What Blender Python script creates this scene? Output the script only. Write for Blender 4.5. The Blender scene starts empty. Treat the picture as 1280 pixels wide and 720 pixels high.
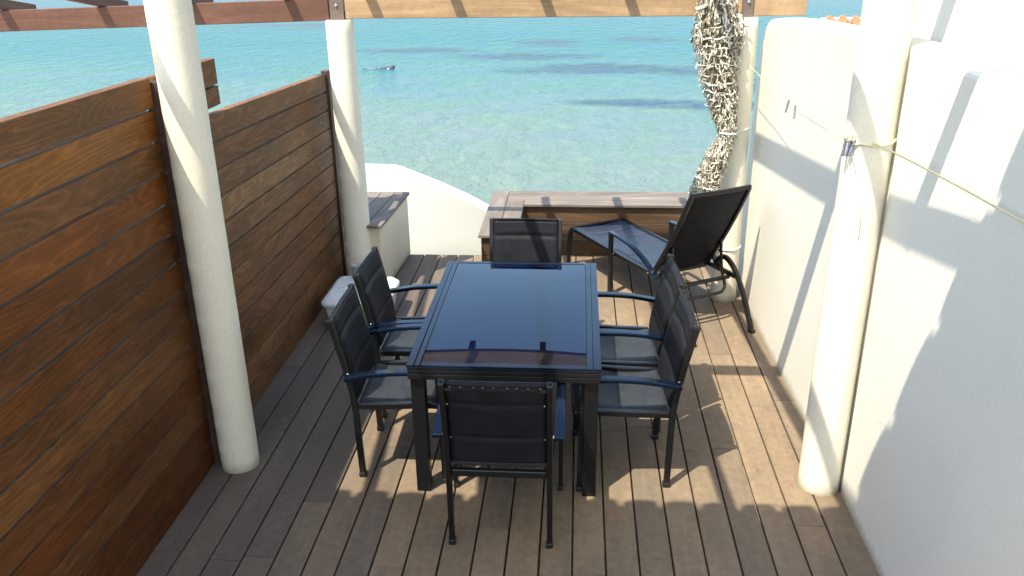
import bpy, bmesh, math, random
from mathutils import Vector, Matrix

random.seed(7)
S = bpy.context.scene
COL = S.collection
R = math.radians

# ------------------------------------------------------------------ mesh builder
class MB:
    """collects shapes, then links them as ONE mesh object"""
    def __init__(self):
        self.v = []; self.f = []; self.rnd = []; self.pc = []; self.sm = []; self.mi = []; self.cur = 0

    def face(self, idx, rnd=0.0, pcs=None, smooth=False):
        self.f.append(idx); self.rnd.append(rnd); self.sm.append(smooth); self.mi.append(self.cur)
        self.pc.append(pcs if pcs else [(self.v[i][0], self.v[i][1], self.v[i][2]) for i in idx])

    def box(self, a, b, along=0, M=None, rnd=None):
        """box between corners a, b; plank coordinates run along the given axis"""
        r = random.random() if rnd is None else rnd
        off = (random.uniform(-40, 40), random.uniform(-40, 40), random.uniform(-40, 40))
        o = len(self.v)
        ax = [along] + [k for k in (2, 1, 0) if k != along]
        if along != 2: ax = [along] + ([2, 1] if along == 0 else [2, 0])
        pts = []
        for i in range(8):
            p = [a[0] if not i & 1 else b[0], a[1] if not i & 2 else b[1], a[2] if not i & 4 else b[2]]
            pts.append(p)
            q = Vector(p)
            if M is not None: q = M @ q
            self.v.append(tuple(q))
        for fc in ((0, 2, 3, 1), (4, 5, 7, 6), (0, 1, 5, 4), (2, 6, 7, 3), (0, 4, 6, 2), (1, 3, 7, 5)):
            # across coordinate: the wider of the two other axes on this face
            pcs = []
            for i in fc:
                p = pts[i]
                pcs.append((p[ax[0]] + off[0], p[ax[1]] + off[1], p[ax[2]] + off[2]))
            self.face([o + i for i in fc], r, pcs)
        return self

    def grid(self, rows, close_u=False, close_v=False, smooth=True, rnd=0.0):
        """rows[v][u] = point"""
        o = len(self.v); nv = len(rows); nu = len(rows[0])
        for r in rows:
            for p in r: self.v.append(tuple(p))
        for j in range(nv if close_v else nv - 1):
            for i in range(nu if close_u else nu - 1):
                i2 = (i + 1) % nu; j2 = (j + 1) % nv
                self.face([o + j * nu + i, o + j * nu + i2, o + j2 * nu + i2, o + j2 * nu + i], rnd, None, smooth)
        return o

    def tube(self, path, r, n=10, cap=True, rnd=0.0):
        """round tube; r is a number or a list"""
        P = [Vector(p) for p in path]; rows = []
        up = None
        for k, p in enumerate(P):
            t = (P[min(k + 1, len(P) - 1)] - P[max(k - 1, 0)]).normalized()
            if up is None:
                up = Vector((0, 0, 1)) if abs(t.z) < .9 else Vector((1, 0, 0))
            s = t.cross(up)
            if s.length < 1e-5: s = t.orthogonal()
            s.normalize(); w = s.cross(t).normalized(); up = w
            rr = r[k] if isinstance(r, (list, tuple)) else r
            rows.append([p + (s * math.cos(2 * math.pi * i / n) + w * math.sin(2 * math.pi * i / n)) * rr for i in range(n)])
        o = self.grid(rows, close_u=True, rnd=rnd)
        if cap:
            self.face([o + i for i in range(n)][::-1], rnd); e = o + (len(P) - 1) * n
            self.face([e + i for i in range(n)], rnd)
        return self

    def bar(self, path, w, h, side=(1, 0, 0), rnd=0.0):
        """rectangular bar swept along a path; w along 'side', h across it"""
        P = [Vector(p) for p in path]; rows = []; sd = Vector(side).normalized()
        for k, p in enumerate(P):
            t = (P[min(k + 1, len(P) - 1)] - P[max(k - 1, 0)]).normalized()
            s = (sd - t * sd.dot(t)).normalized(); n = t.cross(s).normalized()
            rows.append([p + s * (a * w / 2) + n * (b * h / 2) for a, b in ((-1, -1), (1, -1), (1, 1), (-1, 1))])
        o = self.grid(rows, close_u=True, smooth=False, rnd=rnd)
        self.face([o, o + 3, o + 2, o + 1], rnd); e = o + (len(P) - 1) * 4
        self.face([e, e + 1, e + 2, e + 3], rnd)
        return self

    def prism(self, poly, d0, d1, axis=1, smooth=False):
        """polygon in the plane across 'axis', extruded from d0 to d1"""
        def pt(q, d):
            if axis == 0: return (d, q[0], q[1])
            if axis == 1: return (q[0], d, q[1])
            return (q[0], q[1], d)
        o = len(self.v); n = len(poly)
        for q in poly: self.v.append(pt(q, d0))
        for q in poly: self.v.append(pt(q, d1))
        self.face(list(range(o, o + n))); self.face([o + n + i for i in range(n)][::-1])
        for i in range(n):
            j = (i + 1) % n
            self.face([o + i, o + n + i, o + n + j, o + j], 0.0, None, smooth)
        return self

    def lathe(self, prof, c, n=40):
        rows = [[(c[0] + r * math.cos(2 * math.pi * i / n), c[1] + r * math.sin(2 * math.pi * i / n), z) for i in range(n)] for r, z in prof]
        o = self.grid(rows, close_u=True)
        self.face([o + i for i in range(n)][::-1]); e = o + (len(prof) - 1) * n
        self.face([e + i for i in range(n)])
        return self

    def build(self, name, mat, parent=None, bevel=0.0, seg=2, loc=None, angle=35, mats=()):
        me = bpy.data.meshes.new(name)
        me.from_pydata([tuple(p) for p in self.v], [], self.f)
        at = me.attributes.new('rnd', 'FLOAT', 'FACE')
        at.data.foreach_set('value', self.rnd)
        ap = me.attributes.new('pc', 'FLOAT_VECTOR', 'CORNER')
        flat = []
        for pl in self.pc:
            for q in pl: flat += list(q)
        ap.data.foreach_set('vector', flat)
        me.polygons.foreach_set('use_smooth', self.sm); me.polygons.foreach_set('material_index', self.mi)
        me.update()
        bm = bmesh.new(); bm.from_mesh(me)
        bmesh.ops.recalc_face_normals(bm, faces=bm.faces)
        bm.to_mesh(me); bm.free()
        if mat: me.materials.append(mat)
        for x in mats: me.materials.append(x)
        o = bpy.data.objects.new(name, me); COL.objects.link(o)
        if parent: o.parent = parent
        if loc: o.location = loc
        if bevel:
            m = o.modifiers.new('bevel', 'BEVEL'); m.width = bevel; m.segments = seg
            m.limit_method = 'ANGLE'; m.angle_limit = R(angle)
            m.harden_normals = False
        return o

def thing(name, label, cat, loc=(0, 0, 0), rz=0.0, group=None):
    o = bpy.data.objects.new(name, None); COL.objects.link(o)
    o.location = loc; o.rotation_euler = (0, 0, rz); o.empty_display_size = .1
    o['label'] = label; o['category'] = cat; o['kind'] = 'thing'
    if group: o['group'] = group
    return o

def tag(o, label, cat, group=None):
    o['label'] = label; o['category'] = cat; o['kind'] = 'thing'
    if group: o['group'] = group
    return o

def kids(o): return [c for c in bpy.data.objects if c.parent == o]

def copy_tree(o, parent=None):
    c = o.copy(); COL.objects.link(c)
    if parent: c.parent = parent
    for ch in kids(o): copy_tree(ch, c)
    return c

# ------------------------------------------------------------------ materials
def nt(name):
    m = bpy.data.materials.new(name); m.use_nodes = True
    t = m.node_tree; b = t.nodes['Principled BSDF']
    return m, t, b

def N(t, kind, **kw):
    n = t.nodes.new(kind)
    for k, val in kw.items():
        if k.startswith('i_'): n.inputs[k[2:].replace('_', ' ')].default_value = val
        else: setattr(n, k, val)
    return n

def L(t, a, b): t.links.new(a, b)

def ramp(t, src, stops, interp='LINEAR'):
    r = t.nodes.new('ShaderNodeValToRGB'); r.color_ramp.interpolation = interp
    e = r.color_ramp.elements
    while len(e) < len(stops): e.new(.5)
    for k, (p, c) in enumerate(stops):
        e[k].position = p; e[k].color = (*c, 1) if len(c) == 3 else c
    L(t, src, r.inputs[0]); return r

def mixc(t, fac, a, b, mode='MIX'):
    m = t.nodes.new('ShaderNodeMix'); m.data_type = 'RGBA'; m.blend_type = mode
    for sock, val in ((m.inputs[0], fac), (m.inputs[6], a), (m.inputs[7], b)):
        if hasattr(val, 'is_linked') or hasattr(val, 'links'): L(t, val, sock)
        elif isinstance(val, (int, float)): sock.default_value = val
        else: sock.default_value = (*val, 1) if len(val) == 3 else val
    return m.outputs[2]

def math_(t, op, a, b=None, c=None, clamp=False):
    m = t.nodes.new('ShaderNodeMath'); m.operation = op; m.use_clamp = clamp
    for k, val in enumerate((a, b, c)):
        if val is None: continue
        if isinstance(val, (int, float)): m.inputs[k].default_value = val
        else: L(t, val, m.inputs[k])
    return m.outputs[0]

def noise(t, vec, scale, detail=4, rough=.55, dist=0.0, ntype='3D'):
    n = N(t, 'ShaderNodeTexNoise'); n.inputs['Scale'].default_value = scale
    n.inputs['Detail'].default_value = detail; n.inputs['Roughness'].default_value = rough
    n.inputs['Distortion'].default_value = dist
    if vec is not None: L(t, vec, n.inputs['Vector'])
    return n.outputs['Fac']

def mapping(t, vec, scale=(1, 1, 1), loc=(0, 0, 0), rot=(0, 0, 0)):
    m = N(t, 'ShaderNodeMapping'); L(t, vec, m.inputs[0])
    m.inputs['Scale'].default_value = scale; m.inputs['Location'].default_value = loc; m.inputs['Rotation'].default_value = rot
    return m.outputs[0]

def bump(t, b, h, strength, dist):
    n = N(t, 'ShaderNodeBump'); n.inputs['Strength'].default_value = strength; n.inputs['Distance'].default_value = dist
    L(t, h, n.inputs['Height']); L(t, n.outputs[0], b.inputs['Normal'])
    return n

def wood(name, tones, grain_dark=.55, rings=9.0, rough=.55, weather=None, weather_amt=0.0, spec=.4, fine=.6, blotch=.35, reed=0.0, bumps=.25, ringw=.45, lo=(.75, 5.5), mott=0.0):
    """tones: list of albedos picked per plank; cathedral grain = contours of a stretched noise"""
    m, t, b = nt(name)
    pc = N(t, 'ShaderNodeAttribute', attribute_name='pc').outputs['Vector']
    rn = N(t, 'ShaderNodeAttribute', attribute_name='rnd').outputs['Fac']
    n = len(tones)
    base = ramp(t, rn, [((k + .5) / n, c) for k, c in enumerate(tones)]).outputs[0]
    low = noise(t, mapping(t, pc, (lo[0], lo[1], lo[1])), 1.0, 2, .45, .35)
    ring = math_(t, 'FRACT', math_(t, 'MULTIPLY', low, rings))
    ring = math_(t, 'ABSOLUTE', math_(t, 'SUBTRACT', ring, .5))
    ring = math_(t, 'MULTIPLY', ring, 2.0)
    ring = math_(t, 'POWER', ring, 3.0)
    fib = noise(t, mapping(t, pc, (5, 150, 150)), 1.0, 3, .6)
    fib2 = noise(t, mapping(t, pc, (1.6, 34, 34)), 1.0, 4, .65)
    g = math_(t, 'ADD', math_(t, 'MULTIPLY', ring, ringw), math_(t, 'ADD', math_(t, 'MULTIPLY', fib, .35 * fine / .6), math_(t, 'MULTIPLY', fib2, .55)))
    gr = ramp(t, g, [(.25, (grain_dark,) * 3), (.62, (1.0,) * 3), (.95, (1.25,) * 3)]).outputs[0]
    c = mixc(t, 1.0, base, gr, 'MULTIPLY')
    bl = noise(t, mapping(t, pc, (1.3, 4.0, 4.0)), 1.0, 5, .6)
    blr = ramp(t, bl, [(.3, (1 - blotch,) * 3), (.7, (1 + blotch * .55,) * 3)]).outputs[0]
    c = mixc(t, 1.0, c, blr, 'MULTIPLY')
    if mott:
        gm = N(t, 'ShaderNodeNewGeometry').outputs['Position']
        mn = noise(t, gm, 22, 6, .75, .3)
        c = mixc(t, 1.0, c, ramp(t, mn, [(.30, (1 - mott,) * 3), (.5, (1, 1, 1)), (.72, (1 + mott * .8,) * 3)]).outputs[0], 'MULTIPLY')
    if weather:
        geo = N(t, 'ShaderNodeNewGeometry').outputs['Position']
        wn = noise(t, geo, 1.6, 7, .68, .6)
        wf = ramp(t, wn, [(.42, (0, 0, 0)), (.68, (1, 1, 1))]).outputs[0]
        c = mixc(t, math_(t, 'MULTIPLY', wf, weather_amt), c, weather)
        sp = noise(t, geo, 55, 2, .5)
        spf = ramp(t, sp, [(.70, (0, 0, 0)), (.76, (1, 1, 1))]).outputs[0]
        c = mixc(t, math_(t, 'MULTIPLY', spf, .35), c, (.03, .025, .02))
    L(t, c, b.inputs['Base Color'])
    b.inputs['Specular IOR Level'].default_value = spec
    rr = ramp(t, fib2, [(.3, (rough - .1,) * 3), (.7, (rough + .15,) * 3)]).outputs[0]
    L(t, rr, b.inputs['Roughness'])
    hgt = math_(t, 'ADD', math_(t, 'MULTIPLY', fib, .6), math_(t, 'MULTIPLY', g, .6))
    if reed:
        sx = N(t, 'ShaderNodeSeparateXYZ'); L(t, pc, sx.inputs[0])
        rd = math_(t, 'SINE', math_(t, 'MULTIPLY', sx.outputs[2], 2 * math.pi / .0062))
        hgt = math_(t, 'ADD', hgt, math_(t, 'MULTIPLY', rd, reed))
    bump(t, b, hgt, bumps, .003)
    return m

def plaster(name, col, stain=(.55, .5, .42), amt=.25, fine=160, bs=.3, foot=.75):
    m, t, b = nt(name)
    co = N(t, 'ShaderNodeNewGeometry').outputs['Position']
    n1 = noise(t, co, 1.7, 6, .65, .4); n2 = noise(t, co, fine, 3, .6); n3 = noise(t, co, fine * .22, 4, .6)
    n4 = noise(t, mapping(t, co, (5, 5, .7)), 1.0, 5, .6)
    f = ramp(t, n1, [(.45, (0, 0, 0)), (.75, (1, 1, 1))]).outputs[0]
    c = mixc(t, math_(t, 'MULTIPLY', f, amt), col, stain)
    f2 = ramp(t, n4, [(.55, (0, 0, 0)), (.8, (1, 1, 1))]).outputs[0]
    c = mixc(t, math_(t, 'MULTIPLY', f2, amt * .5), c, stain)
    sz = N(t, 'ShaderNodeSeparateXYZ'); L(t, co, sz.inputs[0])
    low = math_(t, 'SUBTRACT', 1.0, math_(t, 'DIVIDE', math_(t, 'ABSOLUTE', sz.outputs[2]), math_(t, 'MULTIPLY', noise(t, co, 14, 5, .7), .13)), None, True)
    c = mixc(t, math_(t, 'MULTIPLY', low, foot), c, (.26, .22, .14))
    sp = ramp(t, n2, [(.3, (.93,) * 3), (.7, (1.03,) * 3)]).outputs[0]
    c = mixc(t, 1.0, c, sp, 'MULTIPLY')
    L(t, c, b.inputs['Base Color']); b.inputs['Roughness'].default_value = .85; b.inputs['Specular IOR Level'].default_value = .25
    h = math_(t, 'ADD', math_(t, 'MULTIPLY', n2, .5), math_(t, 'MULTIPLY', n3, 1.0))
    bump(t, b, h, bs, .006)
    return m

def simple(name, col, rough=.4, metal=0.0, spec=.5, var=.0, scale=40, bmp=0.0, coat=0.0):
    m, t, b = nt(name)
    b.inputs['Roughness'].default_value = rough; b.inputs['Metallic'].default_value = metal
    b.inputs['Specular IOR Level'].default_value = spec; b.inputs['Coat Weight'].default_value = coat
    co = N(t, 'ShaderNodeTexCoord').outputs['Object']
    n = noise(t, co, scale, 5, .6)
    lo = tuple(x * (1 - var) for x in col); hi = tuple(x * (1 + var) for x in col)
    L(t, ramp(t, n, [(.3, lo), (.7, hi)]).outputs[0], b.inputs['Base Color'])
    if var:
        L(t, ramp(t, n, [(.3, (max(rough - .08, .03),) * 3), (.7, (rough + .08,) * 3)]).outputs[0], b.inputs['Roughness'])
    if bmp: bump(t, b, n, bmp, .002)
    return m

def fabric(name, col, thread=900.0, rough=.6, spec=.4):
    m, t, b = nt(name)
    co = N(t, 'ShaderNodeTexCoord').outputs['Object']
    w1 = N(t, 'ShaderNodeTexWave', wave_type='BANDS', bands_direction='X'); w1.inputs['Scale'].default_value = thread / 6.28
    w2 = N(t, 'ShaderNodeTexWave', wave_type='BANDS', bands_direction='Y'); w2.inputs['Scale'].default_value = thread / 6.28
    w3 = N(t, 'ShaderNodeTexWave', wave_type='BANDS', bands_direction='Z'); w3.inputs['Scale'].default_value = thread / 6.28
    for w in (w1, w2, w3): L(t, co, w.inputs['Vector'])
    h = math_(t, 'ADD', w1.outputs['Fac'], math_(t, 'ADD', w2.outputs['Fac'], w3.outputs['Fac']))
    n = noise(t, co, 14, 5, .6); n2 = noise(t, co, 300, 2, .5)
    c = ramp(t, n, [(.3, tuple(x * .8 for x in col)), (.7, tuple(x * 1.25 for x in col))]).outputs[0]
    c = mixc(t, 1.0, c, ramp(t, n2, [(.3, (.75,) * 3), (.7, (1.25,) * 3)]).outputs[0], 'MULTIPLY')
    L(t, c, b.inputs['Base Color']); b.inputs['Roughness'].default_value = rough; b.inputs['Specular IOR Level'].default_value = spec
    bump(t, b, math_(t, 'ADD', math_(t, 'MULTIPLY', h, .15), n2), .25, .0015)
    return m

M = {}
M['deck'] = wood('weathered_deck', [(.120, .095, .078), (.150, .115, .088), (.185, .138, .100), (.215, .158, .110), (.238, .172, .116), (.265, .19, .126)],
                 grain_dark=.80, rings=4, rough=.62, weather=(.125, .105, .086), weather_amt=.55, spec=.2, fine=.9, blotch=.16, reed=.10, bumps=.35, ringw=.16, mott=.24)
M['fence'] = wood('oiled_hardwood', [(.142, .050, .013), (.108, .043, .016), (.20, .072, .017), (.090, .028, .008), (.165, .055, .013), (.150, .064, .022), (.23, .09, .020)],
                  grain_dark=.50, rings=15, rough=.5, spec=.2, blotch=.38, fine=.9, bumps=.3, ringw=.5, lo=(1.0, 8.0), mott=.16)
M['fence_grey'] = wood('sunfaded_hardwood', [(.160, .064, .022), (.23, .122, .054), (.140, .050, .018), (.20, .092, .035), (.155, .060, .019)],
                       grain_dark=.52, rings=13, rough=.55, spec=.2, blotch=.38, bumps=.3, ringw=.5, lo=(1.0, 8.0), mott=.16)
M['post'] = wood('dark_post_wood', [(.055, .028, .022), (.065, .034, .026)], grain_dark=.6, rings=6, rough=.55, bumps=.2)
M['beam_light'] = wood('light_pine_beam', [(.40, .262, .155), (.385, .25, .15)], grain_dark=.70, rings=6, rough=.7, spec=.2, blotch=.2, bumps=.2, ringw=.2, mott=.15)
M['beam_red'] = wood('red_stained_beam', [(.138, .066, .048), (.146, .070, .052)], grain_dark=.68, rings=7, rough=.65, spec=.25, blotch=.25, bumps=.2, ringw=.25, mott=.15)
M['rafter'] = wood('brown_rafter', [(.14, .075, .055), (.16, .085, .06)], grain_dark=.7, rings=7, rough=.65, spec=.25)
M['bench'] = wood('silvered_bench_board', [(.182, .153, .133), (.198, .166, .145), (.166, .138, .119)], grain_dark=.68, rings=7, rough=.7,
                  weather=(.18, .145, .125), weather_amt=.5, spec=.2, blotch=.25)
M['bench_brown'] = wood('brown_bench_front', [(.115, .066, .036), (.098, .056, .032), (.088, .052, .031)], grain_dark=.6, rings=7, rough=.6, spec=.25, blotch=.4, ringw=.25, mott=.15)
M['wall'] = plaster('white_stucco', (.705, .68, .615), amt=.16)
M['wall_near'] = plaster('rough_white_stucco', (.725, .71, .66), amt=.16, fine=120, bs=.32)
M['parapet'] = plaster('white_parapet_render', (.54, .54, .525), stain=(.48, .58, .54), amt=.3, foot=0.0)
M['cream'] = plaster('cream_render', (.66, .58, .43), stain=(.5, .44, .33), amt=.25, bs=.3)
M['column'] = plaster('painted_column', (.745, .70, .59), stain=(.66, .58, .45), amt=.22, fine=70, bs=.34)
M['frame'] = simple('charcoal_powder_coat', (.0055, .006, .0075), .30, spec=.45, var=.15, scale=300)
M['table_frame'] = simple('dark_table_frame', (.003, .006, .014), .17, spec=.5, var=.12, scale=200)
M['glass'] = simple('smoked_table_glass', (.0008, .0035, .016), .015, spec=.56)
for k_, c_ in (('glass', (.60, .80, 1.0)), ('table_frame', (.42, .64, 1.0))):
    M[k_].node_tree.nodes['Principled BSDF'].inputs['Specular Tint'].default_value = (*c_, 1)
M['sling'] = fabric('black_textile_sling', (.0125, .0135, .017), rough=.55, spec=.10)
M['seatcloth'] = fabric('grey_textile_seat', (.026, .028, .033), rough=.5, spec=.22)
M['lounge'] = fabric('slate_textile_bed', (.018, .024, .040), rough=.42, spec=.5)
M['plastic_black'] = simple('black_plastic', (.012, .012, .013), .4, var=.1)
M['rivet'] = simple('steel_rivet', (.6, .6, .6), .25, metal=1.0)
M['white_plastic'] = simple('white_plastic', (.68, .70, .71), .4, var=.05, scale=20)
M['bracket'] = simple('brown_steel_bracket', (.13, .095, .085), .5, spec=.4, var=.2, scale=60, bmp=.2)
M['rope'] = simple('cream_rope', (.68, .60, .38), .8, var=.2, scale=300)
M['white_cord'] = simple('white_cord', (.75, .75, .74), .7, var=.1, scale=300)
M['peg'] = simple('grey_peg', (.42, .42, .42), .5, var=.1)
M['seam'] = simple('tan_seam', (.17, .155, .13), .7, var=.1)
M['peg_blue'] = simple('blue_grey_peg', (.16, .18, .25), .45, var=.5, scale=120)
M['tile'] = simple('terracotta', (.34, .14, .075), .8, spec=.2, var=.3, scale=9, bmp=.3)
M['soffit'] = simple('white_painted_soffit', (.78, .76, .72), .7, spec=.2, var=.05, scale=8)
M['mortar'] = simple('pale_mortar', (.45, .36, .31), .9, spec=.1, var=.2, scale=12, bmp=.4)
M['ground'] = simple('sandy_ground', (.45, .40, .33), .95, spec=.1, var=.3, scale=3, bmp=.4)
M['wetsuit'] = simple('dark_wetsuit', (.02, .035, .06), .4, var=.2, scale=10)
M['skin'] = simple('skin', (.45, .26, .18), .5, var=.1)
M['foam'] = simple('white_foam', (.85, .88, .9), .8, var=.05)
M['hair'] = simple('dark_hair', (.02, .016, .012), .5, var=.2)

# clear cup
m, t, b = nt('clear_plastic'); b.inputs['Base Color'].default_value = (.85, .9, .92, 1); b.inputs['Roughness'].default_value = .12
b.inputs['Transmission Weight'].default_value = .75; b.inputs['IOR'].default_value = 1.3; M['cup'] = m

# bleached net strips
m, t, b = nt('bleached_net')
rn = N(t, 'ShaderNodeAttribute', attribute_name='rnd').outputs['Fac']
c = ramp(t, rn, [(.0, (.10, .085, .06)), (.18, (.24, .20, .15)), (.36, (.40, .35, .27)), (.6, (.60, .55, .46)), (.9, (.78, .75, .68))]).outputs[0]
L(t, c, b.inputs['Base Color']); b.inputs['Roughness'].default_value = .85; b.inputs['Specular IOR Level'].default_value = .15
M['net'] = m

# sea: colour follows depth (sand, weed beds, deeper water), waves from bump
def sea_mat():
    m, t, b = nt('shallow_sea')
    co = N(t, 'ShaderNodeNewGeometry').outputs['Position']
    sx = N(t, 'ShaderNodeSeparateXYZ'); L(t, co, sx.inputs[0])
    wob = noise(t, mapping(t, co, (.035, .09, 1)), 1.0, 4, .6)
    d = math_(t, 'ADD', sx.outputs[1], math_(t, 'MULTIPLY', math_(t, 'SUBTRACT', wob, .5), 26.0))
    f = math_(t, 'DIVIDE', d, 200.0, clamp=True)
    c = ramp(t, f, SEA_STOPS).outputs[0]
    # weed beds lying on the sand: ragged patches
    wn = noise(t, mapping(t, co, (.30, .30, 1), (3.1, 1.7, 0)), 1.0, 7, .72, .4)
    wn2 = noise(t, mapping(t, co, (.09, .13, 1), (7.3, 2.2, 0)), 1.0, 5, .6, .4)
    acc = None
    for cx, cy, a, b_, k_ in ((-10.7, 57, 5.0, 2.0, 1.0), (-3.0, 61, 3.5, 3.0, .9), (-3.8, 53.5, 5.0, 2.2, 1.0), (1.5, 48, 5.5, 2.4, 1.2), (7.0, 47, 5.0, 2.2, .9), (2.6, 37.6, 4.0, 1.1, 1.05), (6.2, 36.8, 4.5, 1.2, 1.0),
                              (10, 42, 4, 4, .8), (24, 55, 9, 4, 1.0), (-24, 75, 8, 5, .7), (5, 63, 5, 3, .7)):
        a *= 1.35; b_ *= 1.3
        dx = math_(t, 'POWER', math_(t, 'ABSOLUTE', math_(t, 'DIVIDE', math_(t, 'SUBTRACT', sx.outputs[0], cx), a)), 2.0)
        dy = math_(t, 'POWER', math_(t, 'ABSOLUTE', math_(t, 'DIVIDE', math_(t, 'SUBTRACT', sx.outputs[1], cy), b_)), 2.0)
        e = math_(t, 'MULTIPLY', math_(t, 'SUBTRACT', 1.0, math_(t, 'SQRT', math_(t, 'ADD', dx, dy)), None, True), k_)
        acc = e if acc is None else math_(t, 'MAXIMUM', acc, e)
    wv = math_(t, 'ADD', math_(t, 'MULTIPLY', acc, .50), math_(t, 'ADD', math_(t, 'MULTIPLY', wn, .85), math_(t, 'MULTIPLY', wn2, .35)))
    weed = ramp(t, wv, [(.70, (0, 0, 0)), (.94, (1, 1, 1))]).outputs[0]
    c = mixc(t, math_(t, 'MULTIPLY', weed, .85), c, (.022, .065, .125))
    # pale sand ripples seen through the water
    v = N(t, 'ShaderNodeTexNoise'); v.inputs['Scale'].default_value = 1.0; v.inputs['Detail'].default_value = 5; v.inputs['Roughness'].default_value = .62; v.inputs['Distortion'].default_value = .8
    L(t, mapping(t, co, (1.7, 1.0, 1)), v.inputs['Vector'])
    rip = ramp(t, v.outputs['Fac'], [(.34, (.88, .94, .97)), (.5, (1, 1, 1)), (.68, (1.17, 1.10, 1.05))]).outputs[0]
    c = mixc(t, 1.0, c, rip, 'MULTIPLY')
    gn = noise(t, mapping(t, co, (.30, .34, 1), (9, 4, 0)), 1.0, 4, .6)
    gr = ramp(t, gn, [(.40, (1.0, 1.0, 1.0)), (.62, (.95, 1.04, .86))]).outputs[0]
    c = mixc(t, 1.0, c, gr, 'MULTIPLY')
    L(t, c, b.inputs['Base Color'])
    b.inputs['Roughness'].default_value = .12; b.inputs['IOR'].default_value = 1.33
    b.inputs['Specular IOR Level'].default_value = SEA_SPEC
    w1 = noise(t, mapping(t, co, (.9, .8, 1), (0, 0, 0), (0, 0, .12)), 1.0, 3, .5, .6)
    w2 = noise(t, mapping(t, co, (3.0, 2.2, 1), (5, 2, 0), (0, 0, -.15)), 1.0, 4, .6, .8)
    w3 = noise(t, mapping(t, co, (9.0, 6.5, 1), (1, 7, 0), (0, 0, .2)), 1.0, 3, .6, .5)
    h = math_(t, 'ADD', math_(t, 'MULTIPLY', w1, .34), math_(t, 'ADD', math_(t, 'MULTIPLY', w2, .17), math_(t, 'MULTIPLY', w3, .045)))
    bump(t, b, h, 1.0, SEA_BUMP)
    return m
SEA_STOPS = [(.10, (.130, .172, .174)), (.15, (.112, .166, .184)), (.21, (.068, .148, .184)), (.30, (.012, .112, .166)), (.45, (.001, .086, .150)), (.60, (.0, .062, .145)), (1.0, (.0, .035, .13))]
SEA_SPEC = .004; SEA_BUMP = .62
M['sea'] = sea_mat()

# ------------------------------------------------------------------ the setting: sea, ground, deck
def struct(o):
    o['kind'] = 'structure'; return o
mb = MB(); mb.grid([[(-4000, -60, -4), (4000, -60, -4)], [(-4000, 6000, -4), (4000, 6000, -4)]], smooth=False)
struct(mb.build('sea', M['sea']))
mb = MB(); mb.box((-14, -8, -6), (14, 7.5, -.16)); struct(mb.build('ground', M['ground']))

mb = MB(); pitch = .1507; x0 = -1.346 - 4 * pitch
k = 0
while x0 + k * pitch < 1.36:
    xa = x0 + k * pitch + .0045; xb = x0 + (k + 1) * pitch - .0045
    xa = max(xa, -1.955); xb = min(xb, 1.36)
    random.seed(100 + k)
    y = -1.2 - random.uniform(0, .9); joints = []
    cuts = {0: [3.05, 4.9], 1: [4.1, 5.6], 2: [3.0, 5.2], 3: [3.03, 4.6], 4: [3.45], 5: [4.9], 6: [3.97, 5.5], 7: [3.0, 5.3], 8: [3.55], 11: [4.6], 12: [3.95, 5.9],
            13: [3.0, 5.0], 14: [4.2, 6.0], 15: [4.25], 16: [4.02], 17: [4.02, 5.9], 18: [4.05], 19: [5.2], 20: [3.4], 21: [4.6]}.get(k, [3.3, 5.6])
    edges = [-1.2] + cuts + [7.085 if xb < -.60 else 7.42]
    if xb - xa > .02:
        for e0, e1 in zip(edges, edges[1:]):
            dz = random.uniform(-.0012, .0012)
            q_ = (.06, .08, .14, .20, .28, .36, .46, .54)[k] if k < 8 else .56   # boards by the fence toned darker: the deeper shade there is put into their colour
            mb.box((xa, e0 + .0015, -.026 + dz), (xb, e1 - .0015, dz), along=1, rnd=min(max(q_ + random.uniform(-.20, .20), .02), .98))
    k += 1
random.seed(11)
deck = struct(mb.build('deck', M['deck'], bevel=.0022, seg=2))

# ------------------------------------------------------------------ fence on the left
fence = thing('wooden_fence', 'tall dark brown hardwood plank fence along the left side of the deck', 'fence', (-1.925, 3.8, 0))
def fence_panel(y0, y1, zt0, zt1, n, mat, gaps=(), tones=None):
    mb = MB(); z = .004
    hgt = (zt0 + zt1) / 2
    p = hgt / n
    for i in range(n):
        za = i * p + .0068; zb = (i + 1) * p - (.0068 if i not in gaps else .039)
        o = len(mb.v)
        mb.box((-.052, y0, za), (0, y1, zb), along=1, rnd=tones[i] if tones else None)
        # the panel top runs slightly out of level
        for q in range(o, len(mb.v)):
            x, y, zz = mb.v[q]; s = (y - y0) / (y1 - y0)
            if i in gaps and abs(zz - zb) < 1e-6: zz += .005 * s
            mb.v[q] = (x, y, zz * (zt0 + (zt1 - zt0) * s) / hgt)
    return mb
random.seed(21)
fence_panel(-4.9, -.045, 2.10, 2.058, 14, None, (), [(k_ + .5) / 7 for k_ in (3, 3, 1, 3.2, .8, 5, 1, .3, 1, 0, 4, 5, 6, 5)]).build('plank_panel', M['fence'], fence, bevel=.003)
random.seed(5)
fence_panel(.03, 2.68, 1.800, 1.685, 12, None).build('plank_panel', M['fence_grey'], fence, bevel=.003)
mb = MB(); mb.box((-.052, .03, 1.804), (0, .69, 1.903), along=1, rnd=.1); mb.box((-.052, .03, 1.912), (0, .69, 2.045), along=1, rnd=.6)
mb.build('raised_plank', M['fence_grey'], fence, bevel=.003)
mb = MB(); mb.box((-.035, -.042, 0), (.035, .026, 2.03), along=2); mb.build('post', M['post'], fence, bevel=.004)
mb = MB(); mb.box((-.035, 2.682, 0), (.02, 2.745, 1.70), along=2); mb.build('post', M['post'], fence, bevel=.004)

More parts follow.
